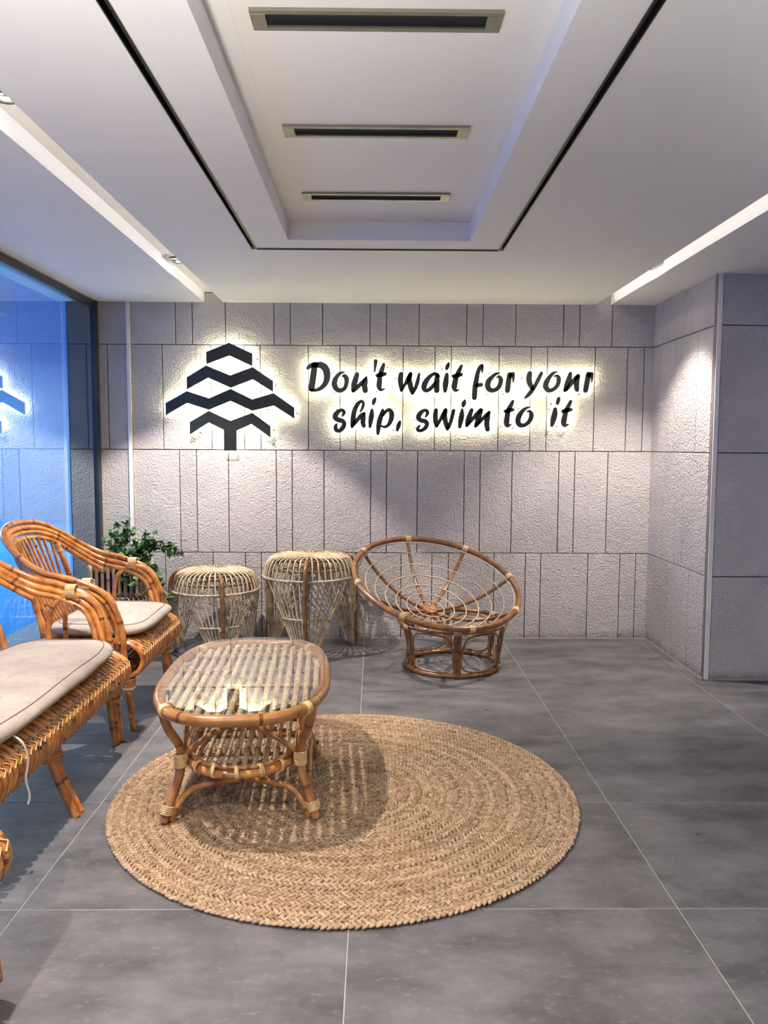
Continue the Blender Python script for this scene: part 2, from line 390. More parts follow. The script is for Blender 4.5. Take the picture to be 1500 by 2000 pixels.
# ceiling: slabs, coffer and the two light slots
XS1, XL, XS2, XRS = -1.156, -1.298, 1.674, 1.79
TX0, TX1, TY = -.466, .498, 4.285
GX0, GX1, GY, GW = -.672, .688, 4.475, .030
Y0 = -3.5
c = MB(); T = .10
c.box(XS1, GX0 - GW / 2, Y0, D, ZC, ZC + T).box(GX1 + GW / 2, XS2, Y0, D, ZC, ZC + T).box(GX0 - GW / 2, GX1 + GW / 2, GY + GW / 2, D, ZC, ZC + T)
c.box(GX0 + GW / 2, TX0, Y0, GY - GW / 2, ZC, ZC + T).box(TX1, GX1 - GW / 2, Y0, GY - GW / 2, ZC, ZC + T).box(TX0, TX1, TY, GY - GW / 2, ZC, ZC + T)
c.box(-2.4, XL, Y0, D, ZC, ZC + T).box(XRS, 4.6, Y0, D, ZC, ZC + T)
c.box(-2.4, -.40, Y0, D + .05, ZC + T, ZC + T + .1).box(TX1 - .05, 4.6, Y0, D + .05, ZC + T, ZC + T + .1).box(-.6, .6, Y0, D + .05, ZC + T + .001, ZC + T + .1)
c.box(XL, XS1, Y0, D, ZC + .075, ZC + T).box(XS2, XRS, Y0, D, ZC + .075, ZC + T)
ceiling = c.build('ceiling', M['ceiling']); tag(ceiling, kind='structure', label='white plaster ceiling with a recessed coffer and two light slots')

# window wall
win = empty('window_1', (XW - .03, 3.0, 0)); tag(win, label='dark framed glass wall facing the blue dusk outside', kind='structure')
def wbox(name, mat, x0, x1, y0, y1, z0, z1): return MB().box(x0 - XW + .03, x1 - XW + .03, y0 - 3, y1 - 3, z0, z1).build(name, mat, win)
wbox('window_frame', M['frame'], XW - .06, XW, -3.5, D - .07, 2.53, ZC)
wbox('window_frame', M['frame'], XW - .06, XW + .004, D - .075, D - .01, 0, ZC)
wbox('window_frame', M['frame'], XW - .06, XW, -3.5, D - .07, 0, .06)
wbox('mullion', M['frame'], XW - .06, XW, 1.6, 1.66, .06, 2.53)
wbox('mullion', M['frame'], XW - .06, XW, -1.2, -1.14, .06, 2.53)
wbox('gasket', M['gasket'], XW - .01, XW + .006, D - .010, D - .002, 0, ZC)
wbox('gasket', M['gasket'], XW - .01, XW + .004, -3.5, D - .01, ZC - .008, ZC - .001)
for a, b in ((-3.5, -1.2), (-1.14, 1.6), (1.66, D - .075)):
    b_ = MB(); xi, xo = .016, .008
    b_.add([(xi, a - 3, .06), (xi, b - 3, .06), (xi, b - 3, 2.53), (xi, a - 3, 2.53)], [(0, 1, 2, 3)], False, None, 0)
    b_.add([(xo, a - 3, .06), (xo, b - 3, .06), (xo, b - 3, 2.53), (xo, a - 3, 2.53)], [(3, 2, 1, 0)], False, None, 1)
    b_.build('pane', [M['glass_wall'], M['glass_back']], win)
# outside: terrace edge, pool and a canopy beam
pd = MB().box(-3.0, -2.3, -6, 30, -.25, -.05).box(-30, -3.0, -6, 4.0, -.25, -.05).build('terrace', M['deck']); tag(pd, kind='structure', label='terrace outside the glass')
pw = MB().box(-40, -3.0, 4.0, 60, -.3, -.09).build('pool_water', M['pool_tile']); tag(pw, kind='structure', label='blue pool beyond the glass wall')
ob = MB().box(-3.6, -2.95, 1.0, 6.6, 2.55, 2.95).build('canopy', M['concrete']); tag(ob, kind='structure', label='concrete canopy and beam outside the glass')

nb = MB().box(-40, -2.5, 17, 17.4, -.3, 5.6).build('sky_block_wall', M['sky_block']); tag(nb, kind='structure', label='added blue-grey wall beyond the pool that blocks the low sky')  # added to block the low sky seen through the glass

# ------------------------------------------------------------------ ceiling fittings
track = empty('ceiling_track', (0, 3.0, ZC)); tag(track, 'black slim lighting track running round the ceiling coffer', 'track')
def trk(x0, x1, y0, y1):
    # U channel: two cheeks and a bed, sunk in the plaster
    b = MB(); y0 -= 3; y1 -= 3; th = .004
    b.box(x0, x1, y0, y1, .03, .04)
    if x1 - x0 < .05: b.box(x0, x0 + th, y0, y1, -.003, .03).box(x1 - th, x1, y0, y1, -.003, .03).box(x0 + .011, x1 - .011, y0, y1, .012, .03)
    else: b.box(x0, x1, y0, y0 + th, -.003, .03).box(x0, x1, y1 - th, y1, -.003, .03).box(x0, x1, y0 + .011, y1 - .011, .012, .03)
    return b.build('track_rail', M['black'], track)
trk(GX0 - GW / 2, GX0 + GW / 2, -2, GY + GW / 2); trk(GX1 - GW / 2, GX1 + GW / 2, -2, GY + GW / 2); trk(GX0 + GW / 2, GX1 - GW / 2, GY - GW / 2, GY + GW / 2)
VZ = ZC + T
def vent(y, label):
    r = empty('ceiling_vent', (-.001, y, VZ)); tag(r, label, 'air vent', 'slot vents in the coffer')
    L, W = .348, .052
    MB().box(-L, L, -W, -W + .018, -.009, 0).box(-L, L, W - .018, W, -.009, 0).build('frame', M['vent'], r)
    for s in (-1, 1):
        MB().box(min(s * L, s * (L - .042)), max(s * L, s * (L - .042)), -W + .018, W - .018, -.0095, 0).build('end_cap', M['vent'], r)
    MB().box(-L + .042, L - .042, -W + .018, W - .018, -.002, 0).build('dark_slot', M['void'], r)
    # curved deflector blades
    for yy, tilt in ((-.024, .008), (.030, .004)):
        v = []; 
        for k in range(4):
            a = k / 3; v += [(-L + .042, yy + tilt * a * a + .008 * a - .004, -.008 + .007 * a), (L - .042, yy + tilt * a * a + .008 * a - .004, -.008 + .007 * a)]
        MB().add(v, [(2 * k, 2 * k + 1, 2 * k + 3, 2 * k + 2) for k in range(3)], True).build('blade', M['vent'], r)
    return r
vent(2.307, 'grey slot air vent in the coffer, nearest the viewer'); vent(3.088, 'middle grey slot air vent of the three in the coffer'); vent(3.868, 'grey slot air vent nearest the sign wall end of the coffer')
def spot(x, y, label, tilt=0.0, size=107, blend=.55, power=1.0):
    r = empty('ceiling_spotlight', (x, y, ZC + .075)); tag(r, label, 'spotlight', 'twin spotlights in the light slots')
    b = MB(); a, w = .095, .050
    b.box(-w, w, -a, -a + .006, -.012, 0).box(-w, w, a - .006, a, -.012, 0).box(-w, -w + .006, -a, a, -.012, 0).box(w - .006, w, -a, a, -.012, 0)
    b.build('frame', M['black'] if False else M['lamp_housing'], r)
    for s in (-1, 1):
        h = MB(); n = 16
        for z0, z1, r0, r1 in ((0, -.02, .034, .036),):
            ring = lambda z, rr: [(rr * math.cos(2 * PI * k / n), s * .045 + rr * math.sin(2 * PI * k / n), z) for k in range(n)]
            h.add(ring(z0, r0) + ring(z1, r1) + ring(z1, .027) + ring(-.008, .022), [(i + q * n, (i + 1) % n + q * n, (i + 1) % n + (q + 1) * n, i + (q + 1) * n) for q in range(3) for i in range(n)], True)
        lh = h.build('lamp_head', M['black'], r)
        MB().add([(.022 * math.cos(2 * PI * k / n), s * .045 + .022 * math.sin(2 * PI * k / n), -.009) for k in range(n)], [tuple(reversed(range(n)))]).build('lens', M['lens'], lh)
    ld = bpy.data.lights.new('spot_lamp', 'SPOT'); ld.energy = SPOT_W * power; ld.color = SPOT_COL; ld.spot_size = math.radians(size); ld.spot_blend = blend; ld.shadow_soft_size = .02
    lo = bpy.data.objects.new('spot_lamp', ld); COL.objects.link(lo); lo.parent = r; lo.location = (0, 0, -.014); lo.rotation_euler = (math.radians(tilt), 0, 0)
    return r
for x0, sg, lb in ((XS1 + .001, -1, 'added fill light strip hidden along the window-side ceiling slot'), (XS2 - .001, 1, 'added fill light strip hidden along the pillar-side ceiling slot')):  # unseen glowing strips added to brighten the slot faces
    ls = empty('slot_fill_strip', (x0, 2.0, ZC + .055)); tag(ls, lb, 'fill light strip')
    a_, b_ = sorted((0, sg * .006)); MB().box(a_, b_, -4.0, 4.05, -.008, .010).build('profile', M['lamp_housing'], ls)
    a_, b_ = sorted((sg * .0062, sg * .0075)); MB().box(a_, b_, -4.0, 4.05, -.004, .006).build('diffuser', M['led'], ls)
SXL, SXR = (XL + XS1) / 2 - .005, (XS2 + XRS) / 2 + .006
spot(SXL, 5.03, 'twin spotlight in the ceiling slot on the window side, near the sign wall', 9, 86, .25, 1.0)
spot(SXR, 5.115, 'twin spotlight in the ceiling slot on the pillar side, near the sign wall', 12, 82, .6, .78)
for xx, yy, lb in ((SXL, 2.7, 'second twin spotlight from the sign wall in the window-side slot'), (SXL, .37, 'third twin spotlight from the sign wall in the window-side slot')):
    spot(xx, yy, lb)
# ------------------------------------------------------------------ wall emblem and lettering
def wx(px, py): return -2.83367 + .00388848 * px - .0000194 * py
def wz(px, py): return 4.84548 + .0000214686 * px - .0038502 * py
YF, YB, YH = D - .072, D - .050, D - .046       # face, back of the plates, led sheet behind them
emblem = empty('tree_emblem', (-1.10, D - .06, 1.86)); tag(emblem, 'black zigzag tree emblem glowing from behind on the stone wall', 'emblem')
def q5(pts): return [(wx(300 + x / 3.261, 640 + y / 3.261), wz(300 + x / 3.261, 640 + y / 3.261)) for x, y in pts]
TIERS = [[(340, 155), (484, 97), (630, 165), (630, 245), (485, 178), (340, 232)],
         [(215, 315), (338, 240), (490, 303), (632, 250), (760, 338), (760, 408), (632, 328), (493, 382), (350, 318), (215, 392)],
         [(80, 478), (215, 402), (355, 448), (493, 388), (628, 455), (763, 415), (895, 508), (895, 578), (765, 495), (628, 528), (490, 465), (353, 522), (215, 478), (80, 555)],
         [(232, 600), (352, 528), (490, 592), (628, 540), (743, 625), (743, 698), (622, 612), (528, 655), (528, 783), (447, 783), (447, 650), (352, 602), (232, 678)]]
def shift(poly, o): return [(x - o[0], z - o[1]) for x, z in poly]
def inset(poly, d):
    n = len(poly); out = []
    for i in range(n):
        p, a, b = Vector(poly[i]), Vector(poly[i - 1]), Vector(poly[(i + 1) % n])
        e1 = (p - a).normalized(); e2 = (b - p).normalized(); n1 = Vector((-e1.y, e1.x)); n2 = Vector((-e2.y, e2.x))
        k = n1 + n2; k = k / max(.3, k.dot(n1)) ; out.append(tuple(p + k * d))
    return out
def area(p): return sum(p[i - 1][0] * p[i][1] - p[i][0] * p[i - 1][1] for i in range(len(p))) / 2
for tier in TIERS:
    p = q5(tier)
    if area(p) < 0: p.reverse()
    p = shift(p, (-1.10, 1.86))
    t = MB().prism(p, YF - (D - .06), YB - (D - .06)).build('tier', M['letter'], emblem)
    MB().prism(inset(p, .010), YB - (D - .06) + .001, YH - (D - .06)).build('backlight', M['halo'], t)
pins = MB()
for x, y in ((655, 197), (770, 362), (908, 541), (725, 518), (760, 650), (287, 665)):
    X, Z = wx(300 + x / 3.261, 640 + y / 3.261) + 1.10, wz(300 + x / 3.261, 640 + y / 3.261) - 1.86
    pins.tube([(X, .0565, Z), (X, .034, Z)], .006, 6)
pins.build('wall_pin', M['black'], emblem)

LET = [  # crop origin, then strokes of (x, y, width) in eighths of the lettering sheet
 ('A', [[(200,190,90),(180,350,95),(150,560,95)],[(90,240,50),(140,200,70),(220,185,80)],[(220,190,80),(310,195,100),(380,260,110),(400,380,100),(370,490,80),(290,570,60),(200,600,45),(130,595,40)]]),
 ('A', [[(680,305,18),(620,320,45),(565,370,60),(525,450,80),(525,530,85),(570,590,75),(630,600,65),(690,560,60),(715,480,65),(715,410,75),(680,365,60),(650,375,25)]]),
 ('A', [[(885,345,70),(860,430,85),(835,520,85),(820,610,50)],[(825,620,35),(880,565,60),(960,480,60),(1040,385,25)],[(1040,390,25),(1025,450,70),(1010,520,85),(1020,600,85)]]),
 ('A', [[(1185,130,60),(1180,200,45),(1170,295,25)]]),
 ('A', [[(1315,185,50),(1290,260,70),(1260,350,75),(1250,450,80),(1245,530,80),(1270,590,50),(1335,575,15)],[(1215,360,60),(1280,345,70),(1335,335,60)]]),
 ('B', [[(180,340,70),(170,420,75),(180,520,70),(190,610,35)],[(195,600,40),(240,520,45),(290,430,70),(335,335,60)],[(335,340,60),(320,430,75),(345,560,80),(370,650,45)],[(375,645,45),(420,560,55),(455,440,60),(475,335,35)]]),
 ('B', [[(790,370,50),(740,335,50),(690,345,50),(620,410,70),(570,490,85),(560,570,80),(600,605,60),(670,565,60),(740,480,55)],[(770,350,60),(765,430,85),(765,520,85),(765,600,85)]]),
 ('B', [[(950,170,40),(935,210,60),(920,250,45)],[(925,345,55),(915,430,80),(905,520,85),(900,610,55)]]),
 ('B', [[(1160,205,40),(1125,280,65),(1085,370,75),(1060,470,85),(1050,550,85),(1075,600,50),(1130,590,12)],[(1035,370,60),(1100,360,65),(1160,345,50)]]),
 ('C', [[(330,310,20),(335,240,35),(325,195,45),(290,240,60),(260,320,65),(240,430,75),(220,560,80),(213,720,75)],[(250,520,60),(320,510,60)]]),
 ('C', [[(615,320,15),(555,335,45),(500,380,60),(440,450,80),(425,530,85),(460,590,75),(530,600,65),(595,560,65),(630,490,70),(635,420,70),(605,380,45),(570,390,20)]]),
 ('C', [[(775,345,70),(765,440,80),(755,530,80),(748,605,75)],[(790,370,60),(830,330,55),(840,400,40),(838,465,20)]]),
 ('C', [[(1105,330,75),(1095,410,85),(1110,490,80),(1150,570,60)],[(1295,325,50),(1250,420,60),(1200,520,60),(1150,600,65),(1095,670,60),(1045,720,35)]]),
 ('D', [[(630,300,15),(570,325,45),(510,390,60),(465,470,80),(455,540,85),(500,600,70),(570,590,60),(630,540,60),(660,470,65),(660,400,65),(630,365,40),(590,370,20)]]),
 ('D', [[(850,330,55),(830,420,80),(800,500,80),(770,600,55)],[(780,600,50),(850,520,60),(920,420,60),(975,370,60)],[(975,370,65),(960,450,80),(955,530,80),(965,590,70)]]),
 ('D', [[(1145,340,75),(1130,440,80),(1115,530,80),(1105,600,75)],[(1150,360,60),(1195,330,50),(1205,400,35),(1200,470,15)]]),
 ('E', [[(235,350,30),(260,300,55),(240,260,50),(190,265,55),(135,315,75),(120,375,80),(170,415,75),(230,430,70),(265,470,65),(245,540,70),(190,590,60),(140,580,65),(125,530,60),(140,485,35)]]),
 ('E', [[(525,285,25),(560,220,45),(575,150,45),(545,110,45),(490,150,60),(440,240,70),(415,340,75),(405,440,75),(395,520,55)],[(400,510,50),(470,430,60),(540,340,60),(590,310,45)],[(590,310,40),(575,390,75),(570,460,75),(585,510,65)]]),
 ('E', [[(765,70,40),(750,105,60),(735,150,45)],[(715,255,45),(710,340,80),(695,430,75),(685,525,45)]]),
 ('E', [[(890,255,45),(870,330,70),(840,430,80),(825,530,75),(815,640,45)],[(890,340,50),(950,270,50),(1000,255,60),(1035,310,75),(1030,400,75),(990,490,55),(930,530,40),(870,515,30)]]),
 ('E', [[(1170,450,45),(1150,510,65),(1130,580,45)]]),
 ('F', [[(260,365,30),(285,310,55),(270,265,50),(220,265,50),(160,320,75),(140,385,75),(190,425,70),(250,440,70),(280,480,65),(255,545,60),(190,590,50),(140,585,50),(130,555,50),(165,505,25)]]),
 ('F', [[(425,260,65),(415,340,75),(420,440,75),(435,520,45)],[(440,515,45),(490,430,50),(540,330,65),(580,255,60)],[(580,260,60),(570,370,75),(590,480,75),(615,565,50)],[(620,560,50),(660,470,55),(690,360,60),(710,265,55)]]),
 ('F', [[(890,105,40),(875,150,70),(865,190,45)],[(850,250,40),(845,340,80),(830,430,80),(815,530,50)]]),
 ('F', [[(1005,255,60),(975,340,75),(945,430,75),(930,510,50)],[(935,505,50),(1010,420,55),(1080,330,60),(1150,255,60)],[(1160,260,65),(1130,350,75),(1100,440,75),(1075,520,50)],[(1080,515,45),(1150,440,55),(1220,360,55),(1290,295,50)],[(1285,300,50),(1265,390,80),(1255,480,80),(1270,570,70)]]),
 ('G', [[(340,115,45),(310,180,65),(270,260,75),(255,360,80),(245,450,85),(260,510,60),(325,490,15)],[(225,275,60),(290,262,65),(345,250,50)]]),
 ('G', [[(620,210,15),(560,225,40),(500,275,60),(450,350,80),(430,430,80),(460,495,75),(530,505,60),(600,460,60),(640,390,70),(645,320,65),(615,275,40),(575,280,20)]]),
 ('G', [[(1090,65,45),(1080,105,60),(1070,150,45)],[(1035,240,55),(1030,320,85),(1010,410,85),(990,505,50)]]),
 ('G', [[(1285,115,45),(1255,180,60),(1215,270,75),(1195,360,80),(1180,450,85),(1200,505,60),(1260,490,15)],[(1165,275,60),(1225,262,65),(1290,250,55)]])]
ORG = {'A': (590, 690), 'B': (760, 690), 'C': (900, 690), 'D': (1010, 690), 'E': (640, 770), 'F': (800, 770), 'G': (960, 770)}
UNIT = .00388 / 8.333
def stroke_poly(st, org, grow=0.0):
    P = spline([(x, y, w) for x, y, w in st], False, 5); pts = [(Vector((wx(org[0] + p.x / 8.333, org[1] + p.y / 8.333), wz(org[0] + p.x / 8.333, org[1] + p.y / 8.333))), max(.002, p.z * UNIT / 2 * 1.06 + .0008 + grow)) for p in P]
    L = []; R = []; n = len(pts)
    for i, (p, w) in enumerate(pts):
        d = (pts[min(i + 1, n - 1)][0] - pts[max(i - 1, 0)][0]).normalized(); nn = Vector((-d.y, d.x)); L.append(p + nn * w); R.append(p - nn * w)
    def cap(p, w, d):
        a0 = math.atan2(d.y, d.x); return [p + Vector((math.cos(a0 + a), math.sin(a0 + a))) * w for a in (-.9, -.45, 0, .45, .9)]
    d0 = (pts[0][0] - pts[1][0]).normalized(); d1 = (pts[-1][0] - pts[-2][0]).normalized()
    return L, R, cap(pts[0][0], pts[0][1], d0), cap(pts[-1][0], pts[-1][1], d1)
sign = empty('lettering_sign', (.57, D - .06, 1.86)); tag(sign, 'two lines of black script letters glowing from behind on the stone wall', 'sign')
SO = Vector((.57, 1.86))
def stroke_solid(mb, st, org, y0, y1, grow):
    L, R, c0, c1 = stroke_poly(st, org, grow); n = len(L)
    oy = D - .06
    def add_strip(A, B):
        k = len(A); v = [(p.x - SO.x, y0 - oy, p.y - SO.y) for p in A + B] + [(p.x - SO.x, y1 - oy, p.y - SO.y) for p in A + B]; f = []
        for i in range(k - 1):
            f += [(i, k + i, k + i + 1, i + 1), (2 * k + i, 2 * k + i + 1, 3 * k + i + 1, 3 * k + i), (i, i + 1, 2 * k + i + 1, 2 * k + i), (k + i, 3 * k + i, 3 * k + i + 1, k + i + 1)]
        mb.add(v, f)
    add_strip(L, R)
    for ring, a, b in ((c0, R[0], L[0]), (c1, L[-1], R[-1])):
        poly = [b] + ring + [a] if (ring[0] - b).length < (ring[0] - a).length else [a] + ring + [b]
        pp = [(p.x - SO.x, p.y - SO.y) for p in poly]
        if area(pp) < 0: pp.reverse()
        mb.prism(pp, y0 - oy, y1 - oy)
def fixn(o):
    import bmesh
    bm = bmesh.new(); bm.from_mesh(o.data); bmesh.ops.recalc_face_normals(bm, faces=bm.faces[:]); bm.to_mesh(o.data); bm.free()
rl = random.Random(3)
for key, strokes in LET:
    b = MB(); h = MB()
    for st in strokes:
        stroke_solid(b, st, ORG[key], YF, YB, 0); stroke_solid(h, st, ORG[key], YB + .001, YH, -.006)
    l = b.build('letter', M['letter'], sign); fixn(l); fixn(h.build('backlight', M['halo'], l))
pn = MB()
for x, y in ((646, 728), (652, 766), (755, 716), (734, 764), (600, 761), (771, 738), (863, 720), (862, 769), (916, 777), (956, 729), (952, 769), (984, 769), (1020, 738), (1133, 769), (657, 799), (768, 840), (810, 819), (810, 835), (931, 838), (980, 833), (1005, 836), (1014, 797), (1079, 788), (1076, 799), (1091, 833)):
    X, Z = wx(x, y) - SO.x, wz(x, y) - SO.y
    pn.tube([(X, .0565, Z), (X, .034, Z)], .0055, 6)
pn.build('wall_pin', M['black'], sign)

# ------------------------------------------------------------------ jute rug
rug = empty('round_rug', (-.122, 3.328, 0)); tag(rug, 'large round braided jute rug on the grey tiles', 'rug')
RR, PITCH = .985, .0262
n = 72; bs = MB(); bs.add([(0, 0, .009)] + [((RR - .012) * math.cos(2 * PI * k / n), (RR - .012) * math.sin(2 * PI * k / n), .009) for k in range(n)] + [((RR - .012) * math.cos(2 * PI * k / n), (RR - .012) * math.sin(2 * PI * k / n), .0005) for k in range(n)],
    [(0, 1 + k, 1 + (k + 1) % n) for k in range(n)] + [(1 + k, 1 + n + k, 1 + n + (k + 1) % n, 1 + (k + 1) % n) for k in range(n)]).build('rug_backing', M['jute_back'], rug)
# one stitch: a small spindle lying along x
SP = [(-.5, 0, 0)] + [(x, w * math.cos(a), w * math.sin(a)) for x, w in ((-.24, .42), (.18, .5)) for a in [2 * PI * k / 6 for k in range(6)]] + [(.5, 0, 0)]
SF = [(0, 2 + k if k < 5 else 1, 1 + k) for k in range(6)] + [(1 + k, 1 + (k + 1) % 6, 7 + (k + 1) % 6, 7 + k) for k in range(6)] + [(7 + k, 7 + (k + 1) % 6, 13) for k in range(6)]
SPa = np.array(SP)
rng = np.random.default_rng(5)
k = 0; r = RR - PITCH / 2
while r > .02:
    cnt = max(5, int(2 * PI * r / .0215)); V = []; F = []
    for side in (-1, 1):
        th = (np.arange(cnt) + (.5 if side > 0 else 0)) / cnt * 2 * PI
        ang = side * .62 + rng.normal(0, .10, cnt); ln = .034 * rng.uniform(.9, 1.12, cnt); wd = .0150 * rng.uniform(.88, 1.12, cnt)
        rr = r + side * PITCH * .22 + rng.normal(0, .0008, cnt); zz = .0105 + rng.normal(0, .0007, cnt)
        p = SPa[None] * np.stack([ln, wd, np.full(cnt, .0125)], 1)[:, None, :]
        ca, sa = np.cos(ang)[:, None], np.sin(ang)[:, None]
        tx = p[..., 0] * ca - p[..., 1] * sa; ty = p[..., 0] * sa + p[..., 1] * ca     # tangential, radial
        ct, s_t = np.cos(th)[:, None], np.sin(th)[:, None]
        R_ = rr[:, None] + ty * (1 if k % 2 else -1) * 1.0
        X = R_ * ct - tx * s_t; Y = R_ * s_t + tx * ct; Z = p[..., 2] + zz[:, None]
        o = len(V) * 14 if False else sum(len(q) for q in V)
        V.append(np.stack([X, Y, Z], -1).reshape(-1, 3))
        for i in range(cnt): F += [tuple(j + o + i * 14 for j in q) for q in SF]
    me = bpy.data.meshes.new('braid'); me.from_pydata(np.concatenate(V).tolist(), [], F); me.polygons.foreach_set('use_smooth', [True] * len(F)); me.materials.append(M['jute']); me.attributes.new('shade', 'FLOAT', 'POINT').data.foreach_set('value', np.repeat(np.clip(rng.normal(.5 + rng.normal(0, .12), .24, 2 * cnt), 0, 1), 14).astype(np.float32)); me.update()
    link('braid', me, rug); k += 1; r -= PITCH

# ------------------------------------------------------------------ armchairs and the settee
W0 = .41
RAIL = [  # forward, sideways (from the middle), up, then the way the poles of the bundle are offset
    ((.345, .405, .004), (-.25, -1, 0)), ((.315, .405, .28), (-.25, -1, 0)), ((.300, .402, .50), (-.7, -.8, -.1)), ((.275, .405, .62), (-.8, -.5, -.3)), ((.205, .410, .735), (-.5, -.35, -.8)),
    ((.05, .415, .805), (0, -.35, -1)), ((-.08, .415, .835), (.1, -.35, -1)), ((-.20, .395, .895), (.25, -.45, -.9)), ((-.33, .325, .99), (.3, -.6, -.75)), ((-.395, .20, 1.045), (.3, -.35, -.9)), ((-.42, 0, 1.06), (.3, 0, -.95))]
def rail_pts(off, w, i0=0):
    out = []
    for (f, s, z), (of, os_, oz) in RAIL[i0:]:
        sx = s + (w - W0 if s > .1 else 0); out.append((f + of * off, sx + os_ * off, z + oz * off))
    left = [(f, -s, z) for f, s, z in out]; right = [q for q in reversed(out)]
    if w > .6:                      # the settee's back runs straight between its corners
        left = left[:-1] + [(out[-1][0], -(w - W0) * .6, out[-1][2]), (out[-1][0], 0, out[-1][2])]; right = [(out[-1][0], (w - W0) * .6, out[-1][2])] + right[1:]
        return left + right
    return left + right[1:]
ROLL = [(-.16, .462), (.0, .462), (.15, .466), (.27, .468), (.345, .452), (.388, .412), (.398, .365), (.378, .318), (.335, .288), (.285, .278), (.235, .284), (.205, .305)]
def roll_curve(sub=4): return [Vector((p.x, p.y)) for p in spline([(f, z, 0) for f, z in ROLL], False, sub)]
def make_seat_furniture(root, w, legs_s):
    rt = M['rattan']
    for kx, off, i0, rad in ((0, 0, 0, .0165), (1, .034, 0, .0165), (2, .064, 0, .0150), (3, .098, 6, .0145)):
        tube_obj('rail', rail_pts(off, w, i0), rad, rt, root, 8)
    wr = w - .02
    # slats of the seat that roll over the front edge
    cv = roll_curve(3); m = len(cv); hw, th = .0165, .0100; V = []; al = []; L = 0
    for i, p in enumerate(cv):
        d = (cv[min(i + 1, m - 1)] - cv[max(i - 1, 0)]).normalized(); nn = Vector((-d.y, d.x))
        if i: L += (p - cv[i - 1]).length
        q = p + nn * th
        V += [(p.x, -hw, p.y), (p.x, hw, p.y), (q.x, hw * .55, q.y), (q.x, -hw * .55, q.y)]; al += [L] * 4
    F = []
    for i in range(m - 1): F += [(i * 4 + a, i * 4 + (a + 1) % 4, i * 4 + 4 + (a + 1) % 4, i * 4 + 4 + a) for a in range(4)]
    F += [(0, 3, 2, 1), (4 * m - 4, 4 * m - 3, 4 * m - 2, 4 * m - 1)]
    sl = MB().add(V, F, True, al); cnt = int(round(2 * (wr - .02) / .0395)); first = None; step = 2 * (wr - .02) / (cnt - 1)
    for i in range(cnt):
        s = -(wr - .02) + i * step
        if first is None: first = sl.build('roll_slat', rt, root, (0, s, 0))
        else: link('roll_slat', first.data, root, (0, s, 0))
    # poles inside the roll, its end rings and the cane ties
    for f, z in ((.372, .428), (.30, .292), (.20, .318), (.26, .452), (-.14, .448)):
        tube_obj('roll_pole', [(f, -wr, z), (f, wr, z)], .011, rt, root, 8, False, 0)
    for sg in (-1, 1):
        tube_obj('roll_rim', [(p.x - .002, sg * wr, p.y) for p in roll_curve(2)], .0125, rt, root, 8, False, 0)
        tube_obj('seat_rail', [(-.17, sg * (w - .04), .45), (.0, sg * (w - .03), .452), (.29, sg * (w - .03), .452)], .014, rt, root)
    tb = MB()
    def off(i, d):
        d_ = (cv[min(i + 1, m - 1)] - cv[max(i - 1, 0)]).normalized(); return cv[i] + Vector((-d_.y, d_.x)) * d
    a0 = min(range(m), key=lambda i: (cv[i] - Vector((.386, .415))).length); b0 = min(range(m), key=lambda i: (cv[i] - Vector((.345, .292))).length)
    for i in range(cnt):
        s = -(wr - .02) + i * step
        p, q, r_ = off(a0 - 1, .0125), off(a0, .0135), off(a0 + 1, .0125)
        tb.tube([(p.x, s - .012, p.y), (q.x, s + .014, q.y), (r_.x, s - .012, r_.y)], .0030, 4)
        p, q = off(b0 - 1, .0125), off(b0 + 1, .0125)
        tb.tube([(p.x, s + step / 2 - .004, p.y), (q.x, s + step / 2 + .008, q.y)], .0036, 4)
    tag(tb.build('cane_tie', M['tie'], root), kind='stuff')
    # arches under the arms
    for sg in (-1, 1):
        y = sg * (w - .018)
        tube_obj('arm_arch', [(.0, y, .44), (-.002, y, .60), (.018, y, .69), (.07, y, .742), (.13, y, .756), (.19, y, .742), (.245, y, .69), (.268, y, .60), (.268, y, .44)], .0135, rt, root, 8)
        b = MB().wrap((.12, y, .775), (1, 0, .25 * 0), .034, .0032, 7, .05); b.build('arm_tie', M['tie'], root)
        b = MB().wrap((.316, sg * (w - .023), .255), (0.1, 0, 1), .036, .0045, 5, .045); b.build('leg_tie', M['rattan'], root)
        b = MB().wrap((.318, sg * (w - .023), .225), (0.1, 0, 1), .036, .0035, 2, .012); b.build('leg_tie', M['tie'], root)
    for s in legs_s:                # extra front legs of a wide seat
        l = MB()
        for d in (-.017, .017): l.tube([(.315, s + d, .27), (.36, s + d * 1.1, .14), (.425, s + d * 1.25, .0)], .0175, 8, False, 4)
        lo = l.build('leg', rt, root)
        MB().wrap((.322, s, .252), (.25, 0, -1), .040, .0045, 5, .045).build('leg_tie', M['rattan'], lo)
    # back: thick side posts that run down into the rear legs, slats and a tie bar
    top = [Vector(p) for p in spline(rail_pts(.098, w, 6), False, 6)]
    def arc(s):
        best = min(range(len(top) - 1), key=lambda i: abs((top[i].y + top[i + 1].y) / 2 - s) + (0 if abs(top[i].y) < w - .05 else 9))
        a, b_ = top[best], top[best + 1]; u = 0 if abs(b_.y - a.y) < 1e-6 else max(0, min(1, (s - a.y) / (b_.y - a.y))); return a + (b_ - a) * u
    sp = w - .145
    for sg in (-1, 1):
        a = arc(sg * sp)
        tube_obj('back_post', [(a.x, a.y, a.z), (-.225, sg * (sp + .005), .70), (-.165, sg * (sp + .015), .46), (-.20, sg * (sp + .03), .25), (-.285, sg * (sp + .045), .004)], .0175, rt, root)
        MB().wrap((a.x + .012, a.y, a.z - .035), (-.4, 0, 1), .019, .003, 7, .05).build('back_tie', M['tie'], root)
    n_s = 12 if w < .6 else 30; w_t = sp - .028
